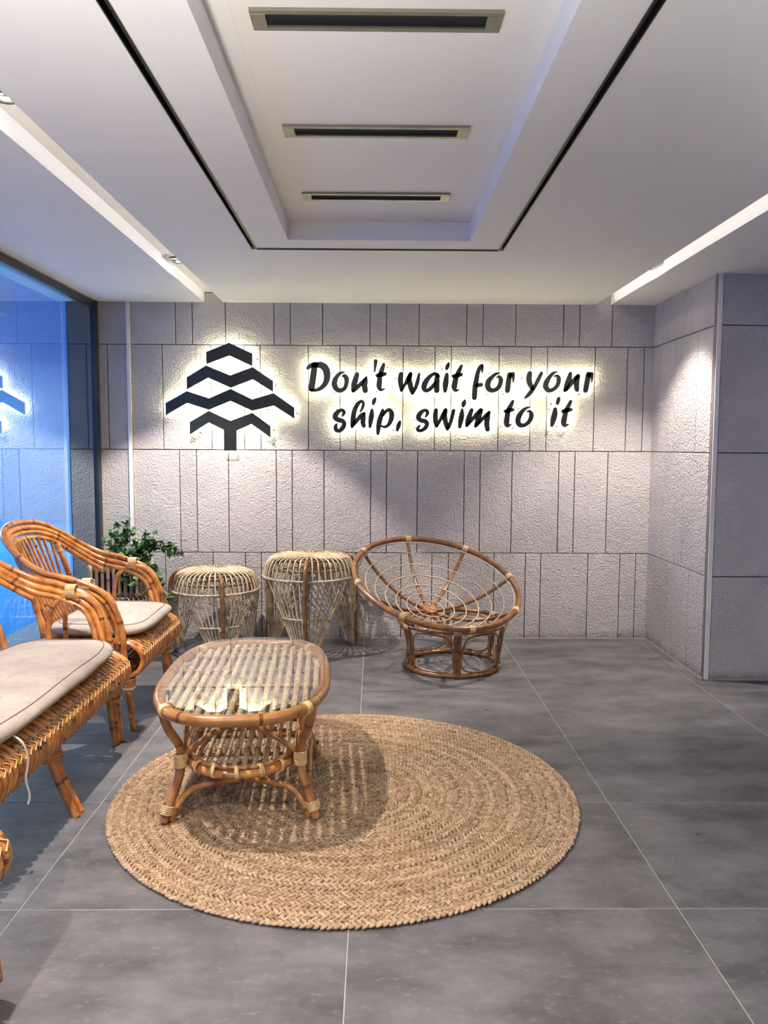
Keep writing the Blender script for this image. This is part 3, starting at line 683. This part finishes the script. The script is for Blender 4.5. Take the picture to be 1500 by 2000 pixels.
    for i in range(n_s):
        s = -w_t + 2 * w_t * i / (n_s - 1); a = arc(s); sb = s * .93
        cz = 1 - (s / w) ** 2
        tube_obj('back_slat', [(a.x + .004, a.y, a.z), (-.225 - .045 * cz, (s + sb) / 2, .70), (-.135 - .02 * cz, sb, .458)], .0095, rt, root, 6, False, 5)
    for z, f in ((.71, -.238), ):
        tube_obj('back_bar', [(f + .012, -sp, z), (f - .035, -sp * .4, z), (f - .035, sp * .4, z), (f + .012, sp, z)], .0085, rt, root, 6)
    kn = MB()
    for i in range(n_s):
        s = -w_t + 2 * w_t * i / (n_s - 1); cz = 1 - (s / w) ** 2
        kn.wrap((-.226 - .045 * cz, s * .967, .708), (.25, 0, 1), .0125, .0028, 2, .012, 4, 6)
    tag(kn.build('back_knot', M['rattan'], root), kind='stuff')
    tube_obj('rear_rail', [(-.165, -sp, .445), (-.185, 0, .445), (-.165, sp, .445)], .014, rt, root)
def make_cushion(root, w, ties):
    a, b, n = .272, w - .052, 96 if w < .6 else 150
    prof = [(.10, .0), (.045, .003), (.018, .012), (.002, .026), (.0, .040), (.010, .054), (.030, .064), (.07, .071), (.13, .076)]
    rr = random.Random(int(w * 100)); ph = [rr.uniform(0, 6) for _ in range(6)]
    def sup(ang, A, B, e=.42):
        cx, sx = math.cos(ang), math.sin(ang); return math.copysign(abs(cx) ** e, cx) * A, math.copysign(abs(sx) ** e, sx) * B
    V = []; 
    for ins, z in prof:
        for k in range(n):
            x, y = sup(2 * PI * k / n, a - ins, b - ins); wob = .003 * math.sin(3 * y * 6 + ph[0]) + .002 * math.sin(17 * y + ph[1] + x * 11)
            V.append((x + wob * (1 if abs(x) > a * .8 else 0), y, z + (.004 * math.sin(9 * y + ph[2]) * math.sin(8 * x + ph[3]) if z > .05 else 0)))
    F = []
    for i in range(len(prof) - 1): F += [(i * n + k, i * n + (k + 1) % n, (i + 1) * n + (k + 1) % n, (i + 1) * n + k) for k in range(n)]
    F.append(tuple(reversed(range(n)))); o = (len(prof) - 1) * n
    prev = list(range(o, o + n))
    for sc in (.72, .42, .15):
        ring = []
        for k in range(n):
            x, y = sup(2 * PI * k / n, (a - .13) * sc, b - .13 - (1 - sc) * .13); ring.append(len(V)); V.append((x, y, .078 + .004 * math.sin(7 * y + ph[4]) * math.sin(10 * x + ph[5])))
        F += [(prev[k], prev[(k + 1) % n], ring[(k + 1) % n], ring[k]) for k in range(n)]; prev = ring
    F.append(tuple(prev))
    MB().add(V, F, True).build('cover', M['fabric'], root)
    pts = []
    for k in range(n):
        x, y = sup(2 * PI * k / n, a - .036, b - .036); pts.append((x, y, .0665 + .004 * math.sin(9 * y + ph[2]) * math.sin(8 * x + ph[3])))
    MB().tube(pts, .0022, 4, True).build('seam', M['seam'], root)
    for y in ties:
        MB().tube([(a - .02, y, .02), (a + .016, y - .002, -.01), (a + .03, y + .004, -.07), (a + .022, y, -.14), (a + .028, y + .012, -.20), (a + .022, y + .012, -.235)], .0042, 6, False, 4).build('tie_string', M['string'], root)
CX = -1.62
ch = empty('rattan_armchair', (CX, 4.50, 0)); tag(ch, 'honey rattan armchair with its whole curved back in view, by the window corner', 'armchair', 'rattan armchairs by the window')
make_seat_furniture(ch, W0, [])
ch2 = copy_tree(ch); ch2.location = (-1.405, 1.72, 0); ch2['label'] = 'armchair nearest the viewer, showing only a leg and the end of its front roll'
st = empty('rattan_settee', (-1.632, 3.135, 0)); tag(st, 'wide honey rattan settee with a long beige cushion and a rolled slatted front', 'settee')
make_seat_furniture(st, W0 + .40, [0.0])
cu = empty('seat_cushion', (CX + .125, 4.50, .481)); tag(cu, 'beige cushion on the armchair in the window corner', 'cushion', 'beige seat cushions'); make_cushion(cu, W0, [])
cu2 = copy_tree(cu); cu2.location = (-1.405 + .125, 1.72, .481); cu2['label'] = 'beige cushion on the armchair nearest the viewer, mostly out of sight'
cs = empty('seat_cushion', (-1.632 + .125, 3.135, .481)); tag(cs, 'long beige seat cushion with a hanging white tie on the rattan settee', 'cushion', 'beige seat cushions'); make_cushion(cs, W0 + .40, [-.45])

# ------------------------------------------------------------------ glass-topped coffee table
tab = empty('coffee_table', (-.550, 3.36, .0), math.radians(3.5)); tab.location.z = .009; tag(tab, 'oval rattan coffee table with a glass top and slatted lower shelf on the rug', 'coffee table')
def sup_pts(A, B, e, n, z=0): 
    o = []
    for k in range(n):
        t = 2 * PI * k / n; cx, sx = math.cos(t), math.sin(t); o.append((math.copysign(abs(cx) ** e, cx) * A, math.copysign(abs(sx) ** e, sx) * B, z))
    return o
ZT = .50; RX, RY, EX = .338, .562, .74
GR = .0135   # tops of the rug stitches
MB().tube(sup_pts(RX, RY, EX, 64, ZT), .0235, 10, True).build('top_rim', M['table'], tab)
MB().tube(sup_pts(RX - .026, RY - .026, EX, 56, ZT - .020), .011, 8, True).build('inner_rim', M['table_slat'], tab)
def clip_y(x, A, B, e):
    u = min(1, abs(x) / A) ** (1 / e); ct = u; stt = math.sqrt(max(0, 1 - ct * ct)); return B * stt ** e
ns = 16
for i in range(ns):
    x = -(RX - .040) + 2 * (RX - .040) * i / (ns - 1); y = clip_y(x, RX - .030, RY - .030, EX) - .004
    tube_obj('top_slat', [(x, -y, ZT - .002), (x, y, ZT - .002)], .0132, M['table_slat'], tab, 8, False, 0)
for yy in (-.36, -.12, .12, .36):
    x = RX - .02 if abs(yy) < .3 else RX - .06
    cb = tube_obj('cross_bar', [(-x, yy, ZT - .019), (x, yy, ZT - .019)], .008, M['table'], tab, 6, False, 0)
    kb = MB()
    for i in range(ns):
        xx = -(RX - .040) + 2 * (RX - .040) * i / (ns - 1)
        kb.wrap((xx, yy, ZT - .002), (0, 1, 0), .0140, .0028, 2, .013, 4, 8)
    for i in range(ns - 1):
        xx = -(RX - .040) + 2 * (RX - .040) * (i + .5) / (ns - 1); kb.tube([(xx - .009, yy, ZT - .006), (xx + .009, yy, ZT - .006)], .0042, 5)
    tag(kb.build('knot', M['tie'], cb), kind='stuff')
for sx, sy in ((-1, -1), (-1, 1), (1, -1), (1, 1)):    # rim joints wrapped with cane
    x, y = sup_pts(RX, RY, EX, 8)[{(1, 1): 1, (-1, 1): 3, (-1, -1): 5, (1, -1): 7}[(sx, sy)]][:2]
    MB().wrap((x, y, ZT), (-sx * .45, sy * .9 * 1, 0), .0245, .0032, 6, .035).build('rim_tie', M['tie'], tab)
n = 72; gp = sup_pts(RX + .004, RY + .004, EX, n); zg0, zg1 = ZT + .0240, ZT + .0315
MB().add([(x + .004, y + .012, zg1) for x, y, _ in gp] + [(x + .004, y + .012, zg0) for x, y, _ in gp], [tuple(range(n))] + [(k, n + k, n + (k + 1) % n, (k + 1) % n) for k in range(n)], False, None, 0)
g = MB(); g.add([(x + .004, y + .012, zg1) for x, y, _ in gp], [tuple(range(n))], False, None, 0); g.add([(x + .004, y + .012, zg1) for x, y, _ in gp] + [(x + .004, y + .012, zg0) for x, y, _ in gp], [(k, n + k, n + (k + 1) % n, (k + 1) % n) for k in range(n)], True, None, 1)
g.build('glass_top', [M['glass_top'], M['glass_edge']], tab)
ZS = .236
LG = [(-1, -1), (1, -1), (1, 1), (-1, 1)]
for sx, sy in LG:
    lt = (sx * .292, sy * .365, ZT - .012); wst = (sx * .232, sy * .285, ZS + .005); ft = (sx * .300, sy * .325, GR + .002)
    l = MB(); l.tube([lt, (sx * .272, sy * .345, .40), (wst[0] + sx * .006, wst[1], .30), (wst[0] + sx * .008, wst[1], .20), (sx * .270, sy * .305, .10), ft], .0185, 8, False, 5)
    lo = l.build('leg', M['table'], tab)
    for zz, wd in ((ZS + .012, .055),): MB().wrap((wst[0] + sx * .004, wst[1], zz), (0, 0, 1), .0235, .0045, 7, wd).build('leg_tie', M['tie'], lo)
    MB().wrap((sx * .286, sy * .311, .062), (sx * .3, sy * .2, -1), .0265, .0042, 5, .036).build('leg_tie', M['tie'], lo)
for (ax, ay), (bx, by) in zip(LG, LG[1:] + LG[:1]):
    # bowed stretchers near the feet and arched braces under the top
    A = Vector((ax * .288, ay * .313, .03)); Bq = Vector((bx * .288, by * .313, .03)); mid = (A + Bq) / 2; inw = -mid.normalized() * .02
    P = [A.lerp(Bq, t) + Vector((inw.x * (1 if .1 < t < .9 else 0), inw.y * (1 if .1 < t < .9 else 0), h)) for t, h in ((.03, -.012), (.06, .03), (.13, .085), (.25, .118), (.5, .138), (.75, .118), (.87, .085), (.94, .03), (.97, -.012))]
    tube_obj('stretcher', P, .0125, M['table'], tab, 8)
    A = Vector((ax * .225, ay * .283, .268)); Bq = Vector((bx * .225, by * .283, .268)); mo = ((A + Bq) / 2).normalized() * .02
    P = [A.lerp(Bq, t) + Vector((mo.x * o, mo.y * o, h)) for t, h, o in ((0, 0, 0), (.18, .066, .5), (.36, .112, .9), (.45, .124, 1), (.55, .124, 1), (.64, .112, .9), (.82, .066, .5), (1, 0, 0))]
    tube_obj('brace', P, .0115, M['table'], tab, 8)
SX, SY = .252, .40
MB().tube(sup_pts(SX, SY, .9, 56, ZS - .006), .0165, 8, True).build('shelf_rim', M['table'], tab)
MB().tube(sup_pts(SX - .012, SY - .012, .9, 56, ZS + .018), .010, 8, True).build('shelf_rim', M['table'], tab)
kb = MB()
for k in range(40):
    t = 2 * PI * k / 40; x, y, _ = sup_pts(SX, SY, .9, 40)[k]
    if k % 2 == 0: kb.wrap((x, y, ZS + .003), (-math.sin(t) * SX, math.cos(t) * SY, 0), .0245, .0032, 3, .017, 4, 8)
tag(kb.build('shelf_tie', M['tie'], tab), kind='stuff')
for i in range(12):
    x = -(SX - .035) + 2 * (SX - .035) * i / 11; y = clip_y(x, SX - .01, SY - .01, .9)
    tube_obj('shelf_slat', [(x, -y, ZS + .012), (x, y, ZS + .012)], .0108, M['table_slat'], tab, 8, False, 0)
for yy in (-.2, 0, .2):
    cb = tube_obj('shelf_bar', [(-SX + .02, yy, ZS - .003), (SX - .02, yy, ZS - .003)], .008, M['table'], tab, 6, False, 0); kb = MB()
    for i in range(12): kb.wrap((-(SX - .035) + 2 * (SX - .035) * i / 11, yy, ZS + .012), (0, 1, 0), .012, .0028, 2, .012, 4, 8)
    tag(kb.build('knot', M['table'], cb), kind='stuff')

# ------------------------------------------------------------------ papasan chair
pap = empty('papasan_chair', (.535, 5.36, 0)); tag(pap, 'dark rattan papasan chair frame without cushion, tilted on its round base', 'chair')
BC = Vector((.425 - .535, 5.37 - 5.36, .592)); bn = Vector((.175, -.395, 1)).normalized(); BR, BD = .572, .255
ex = (Vector((1, 0, 0)) - bn * bn.x).normalized(); ey = bn.cross(ex)
rho = (BR * BR + BD * BD) / (2 * BD)
def bowl(rad, ang, lift=0.0):
    h = rho - math.sqrt(max(0, rho * rho - rad * rad)) - BD + lift
    return BC + ex * (rad * math.cos(ang)) + ey * (rad * math.sin(ang)) + bn * h
MB().tube([bowl(BR, 2 * PI * k / 64) for k in range(64)], .0205, 10, True).build('bowl_rim', M['papasan'], pap)
for k in range(8):
    a = 2 * PI * (k + .42) / 8
    rb = tube_obj('rib', [bowl(q, a, -.004) for q in (.035, .15, .28, .42, .52, BR)], .0125, M['papasan'], pap, 8, False, 4)
    c0 = bowl(BR, a); tg = (bowl(BR, a + .05) - bowl(BR, a - .05))
    MB().wrap(c0, tg, .0225, .0035, 6, .04).build('rim_tie', M['tie'], rb)
for q in (.10, .17, .25, .33, .41, .485, .545):
    MB().tube([bowl(q, 2 * PI * k / 56, .012) for k in range(56)], .0042, 6, True).build('ring', M['wire'], pap)
hub = MB(); pts = []
for i in range(60):
    t = i / 59; pts.append(bowl(.006 + .046 * t, t * 2 * PI * 4.5, .016))
hub.tube(pts, .0058, 6); 
hub.tube([bowl(.0, 0, -.006), bowl(.0, 0, .014)], .05, 20); hub.build('hub', M['table'], pap)
PB, PT, ZB, ZP = .322, .365, .0165, .315
MB().tube([(PB * math.cos(2 * PI * k / 48), PB * math.sin(2 * PI * k / 48), ZB) for k in range(48)], .0165, 8, True).build('base_ring', M['papasan'], pap)
MB().tube([(PT * math.cos(2 * PI * k / 48), PT * math.sin(2 * PI * k / 48), ZP) for k in range(48)], .0165, 8, True).build('base_ring', M['papasan'], pap)
for k in range(6):
    a = -PI / 2 + .0 + k * PI / 3; ca, sa = math.cos(a), math.sin(a)
    lg = MB()
    for d in ((-.011, .011) if k == 0 else (0,)):
        ox, oy = -sa * d, ca * d
        lg.tube([(PT * ca + ox, PT * sa + oy, ZP), ((PB + .012) * ca + ox, (PB + .012) * sa + oy, .15), (PB * ca + ox, PB * sa + oy, ZB)], .0145, 8, False, 4)
    lo = lg.build('leg', M['papasan'], pap)
    MB().wrap(((PT - .003) * ca, (PT - .003) * sa, ZP - .004), (-sa, ca, 0), .0215, .0035, 8, .055).build('leg_tie', M['wire'], lo)
    MB().wrap((PB * ca, PB * sa, ZB + .004), (-sa, ca, 0), .0205, .0030, 7, .045).build('leg_tie', M['papasan'], lo)
    MB().wrap(((PB + .014) * ca, (PB + .014) * sa, .16), (.1 * ca, .1 * sa, 1), .021, .003, 8, .045).build('leg_tie', M['papasan'], lo)
    a2 = a + PI / 3; loop = []
    for u, z in ((.07, .10), (.10, .20), (.16, .262), (.30, .285), (.5, .29), (.70, .285), (.84, .262), (.90, .20), (.93, .10), (.86, .055), (.72, .040), (.5, .036), (.28, .040), (.14, .055)):
        aa = a + (a2 - a) * u; rr_ = PB + (PT - PB) * (z / ZP) * .95; loop.append((rr_ * math.cos(aa), rr_ * math.sin(aa), z))
    tube_obj('brace', loop, .0062, M['papasan'], pap, 6, True, 3)

# ------------------------------------------------------------------ drum stools
def make_stool(root, r_ring, z_ring, z_low, H, r_top, rot, per=15):
    for j in range(3):
        th = rot + j * 2 * PI / 3; ca, sa = math.cos(th), math.sin(th)
        def W(x, y, z): return (x * ca - y * sa, x * sa + y * ca, z)
        rf = r_ring * 1.03; zf = .02
        low = []
        for i in range(per):
            ph = -PI / 3 + (i + .5) * (2 * PI / 3) / per; cr, sr = math.cos(ph), math.sin(ph)
            top = W(.018 * cr, .018 * sr, H + .004); s1 = W(r_top * .55 * cr, r_top * .55 * sr, H + .004); s2 = W(r_top * cr, r_top * sr, H); s3 = W((r_top * .35 + r_ring * .65) * cr, (r_top * .35 + r_ring * .65) * sr, H - (H - z_ring) * .32)
            ring = W(r_ring * cr, r_ring * sr, z_ring)
            u = (z_ring - z_low) / (z_ring - zf)
            foot = (rf - .012, r_ring * sr * .19, zf); rg = (r_ring * cr, r_ring * sr, z_ring)
            lw = tuple(rg[q] + (foot[q] - rg[q]) * u for q in range(3)); low.append(W(lw[0] + .004, lw[1], lw[2]))
            pts = spline([top, s1, s2, s3, ring], False, 4) + [Vector(W(*lw)), Vector(W(*foot))]
            MB().tube(pts, .0082 if i in (0, per - 1) else .0060, 5).build('rod', M['pale'], root)
        MB().tube(low, .0068, 6, False, 2).build('lower_bar', M['pale'], root)
        kb = MB()
        for p in low: kb.wrap(p, (-sa, ca, 0), .0075, .003, 2, .012, 4, 6)
        tag(kb.build('knot', M['pale'], root), kind='stuff')
        lg = MB()
        for d, rd in ((.008, .0140), (.038, .0155)):
            lg.tube([W(r_top + d * .3, 0, H - .006), W((r_top * .35 + r_ring * .65) + d, 0, H - (H - z_ring) * .32), W(r_ring + d + .004, 0, z_ring), W(rf + d * .9 + .004, 0, z_ring * .5), W(rf + d * .8 + .012, 0, .003)], rd, 8, False, 5)
        lo = lg.build('leg', M['stool_leg'], root)
        MB().wrap(W(rf + .020, 0, z_low), (0, 0, 1), .026, .003, 4, .02).build('leg_tie', M['tie'], lo)
        # foot bar of the fan
        MB().tube([W(rf - .012, -r_ring * .17, zf), W(rf - .004, 0, zf), W(rf - .012, r_ring * .17, zf)], .0075, 6, False, 3).build('foot_bar', M['pale'], root)
    MB().tube([((r_ring + .004) * math.cos(2 * PI * k / 48), (r_ring + .004) * math.sin(2 * PI * k / 48), z_ring) for k in range(48)], .0075, 6, True).build('ring', M['pale'], root)
    MB().tube([((r_top - .012) * math.cos(2 * PI * k / 40), (r_top - .012) * math.sin(2 * PI * k / 40), H - .012) for k in range(40)], .010, 6, True).build('ring', M['stool_leg'], root)
    MB().tube([((r_ring - .03) * math.cos(2 * PI * k / 40), (r_ring - .03) * math.sin(2 * PI * k / 40), z_ring + (H - z_ring) * .45) for k in range(40)], .009, 6, True).build('ring', M['stool_leg'], root)
    kb = MB()
    for k in range(3 * per):
        a = 2 * PI * (k + .5) / (3 * per) + rot; kb.wrap(((r_ring + .003) * math.cos(a), (r_ring + .003) * math.sin(a), z_ring), (-math.sin(a), math.cos(a), 0), .0085, .0028, 2, .012, 4, 6)
    tag(kb.build('knot', M['pale'], root), kind='stuff')
    MB().tube([(0, 0, H - .004), (0, 0, H + .010)], .022, 12).build('hub', M['pale'], root)
s1 = empty('drum_stool', (-.478, 5.765, 0)); tag(s1, 'tallest rattan drum stool, standing beside the papasan chair', 'stool', 'rattan drum stools along the wall')
make_stool(s1, .338, .565, .295, .705, .262, -PI / 2)
s2 = empty('drum_stool', (-1.155, 5.69, 0)); tag(s2, 'smaller rattan drum stool between the potted plant and the tallest stool', 'stool', 'rattan drum stools along the wall')
make_stool(s2, .312, .475, .245, .605, .235, -PI / 2 + .33)
s3 = empty('drum_stool', (-1.80, 5.60, 0)); tag(s3, 'low rattan drum stool carrying the planter basket behind the armchair', 'stool', 'rattan drum stools along the wall')
make_stool(s3, .272, .335, .18, .452, .225, -PI / 2 + .2)

# ------------------------------------------------------------------ planter basket and its ivy
pl = empty('planter_basket', (-1.800, 5.60, .465)); tag(pl, 'square slatted rattan planter basket on the low drum stool', 'planter')
PW, PH = .178, .212
out = []
nside = 9
for s in range(4):
    for i in range(nside):
        u = -1 + 2 * (i + .5) / nside; x, y = u * PW, -PW
        for _ in range(s): x, y = -y, x
        nx, ny = (0, -1)
        for _ in range(s): nx, ny = -ny, nx
        tube_obj('slat', [(x, y, .0), (x, y, PH * .5), (x, y, PH - .03), (x - nx * .006, y - ny * .006, PH - .008), (x - nx * .022, y - ny * .022, PH), (x - nx * .038, y - ny * .038, PH - .008), (x - nx * .042, y - ny * .042, PH - .04)], .0125, M['basket'], pl, 7, False, 3)
for z in (.022, PH - .05):
    q = PW - .017
    MB().tube([(-q, -q, z), (q, -q, z), (q, q, z), (-q, q, z)], .008, 6, True).build('hoop', M['stool_leg'], pl)
MB().box(-PW + .03, PW - .03, -PW + .03, PW - .03, .002, PH - .055).build('soil', M['soil'], pl)
tw = MB()
for k in range(36):
    a = k / 36 * 8 - 4; 
for s in range(4):
    for i in range(nside * 2):
        u = -1 + 2 * (i + .5) / (nside * 2); x, y = u * PW, -PW - .013
        x2, y2 = u * PW + .012, -PW - .013
        for _ in range(s): x, y = -y, x; x2, y2 = -y2, x2
        tw.tube([(x, y, .012 + (.016 if i % 2 else 0)), (x2, y2, .028 - (.016 if i % 2 else 0))], .0035, 4)
tag(tw.build('twist_weave', M['tie'], pl), kind='stuff')
ivy = empty('ivy_plant', (-1.76, 5.60, .60)); tag(ivy, 'leafy green ivy trailing out of the planter basket', 'plant')
I0 = Vector((-1.76, 5.60, .60))
rv = random.Random(11)
lm = MB()
lf = [(0, 0, 0), (.30, -.12, .02), (.52, .10, .05), (.34, .22, .03), (.46, .52, .03), (.20, .50, .02), (0, 1.0, -.06), (-.20, .50, .02), (-.46, .52, .03), (-.34, .22, .03), (-.52, .10, .05), (-.30, -.12, .02), (0, .34, -.05)]
lm.add(lf, [(12, i, i + 1) for i in range(0, 11)] + [(12, 11, 0)], True)
leaf_me = bpy.data.meshes.new('leaf'); leaf_me.from_pydata(lm.v, [], lm.f); leaf_me.materials.append(M['leaf']); leaf_me.update()
SH = [([(-1.77, 5.58, .60), (-1.79, 5.56, .75), (-1.765, 5.56, .88), (-1.74, 5.55, .975)], 34, .026),
      ([(-1.78, 5.58, .60), (-1.84, 5.54, .74), (-1.845, 5.52, .86), (-1.81, 5.52, .91)], 24, .03),
      ([(-1.76, 5.58, .62), (-1.70, 5.52, .76), (-1.58, 5.50, .815), (-1.46, 5.50, .795), (-1.375, 5.50, .78)], 46, .022),
      ([(-1.75, 5.57, .62), (-1.66, 5.50, .74), (-1.58, 5.47, .85), (-1.53, 5.47, .865)], 22, .026),
      ([(-1.74, 5.56, .62), (-1.66, 5.47, .74), (-1.56, 5.42, .70), (-1.50, 5.40, .57), (-1.47, 5.40, .46), (-1.47, 5.40, .40)], 44, .024),
      ([(-1.76, 5.56, .62), (-1.72, 5.46, .72), (-1.68, 5.40, .64), (-1.66, 5.38, .54)], 26, .035),
      ([(-1.75, 5.60, .62), (-1.70, 5.56, .72), (-1.62, 5.52, .76)], 34, .05),
      ([(-1.76, 5.60, .62), (-1.78, 5.52, .73), (-1.74, 5.46, .78)], 34, .05)]
NL = 0; XL_ = MB()
for path, cnt, spread in SH:
    P = spline(path, False, 8); MB().tube([p - I0 for p in P], .0028, 5).build('stem', M['stem'], ivy)
    for i in range(cnt):
        p = P[int(min(.999, (i + rv.random()) / cnt * .88 + .12) * (len(P) - 1))]
        NL += 1
        o = bpy.data.objects.new('leaf', leaf_me); COL.objects.link(o); o.parent = ivy
        o.location = p - I0 + Vector((rv.gauss(0, spread), rv.gauss(0, spread), rv.gauss(0, spread)))
        s = rv.uniform(.036, .058); o.scale = (s, s, s); o.rotation_euler = (rv.uniform(-1.4, .3), rv.uniform(-.8, .8), rv.uniform(0, 2 * PI))

    for i in range(cnt * 2):        # the crowded small leaves deeper in
        p = P[int(min(.999, (i + rv.random()) / cnt / 2 * .85 + .1) * (len(P) - 1))] - I0 + Vector((rv.gauss(0, spread), rv.gauss(0, spread) + .02, rv.gauss(0, spread)))
        mt = Matrix.Translation(p) @ Matrix.Rotation(rv.uniform(0, 2 * PI), 4, 'Z') @ Matrix.Rotation(rv.uniform(-1.4, .3), 4, 'X') @ Matrix.Scale(rv.uniform(.030, .050), 4)
        XL_.add([mt @ Vector(q) for q in lf], [(12, j, j + 1) for j in range(0, 11)] + [(12, 11, 0)], True)
tag(XL_.build('inner_foliage', M['leaf'], ivy), kind='stuff')
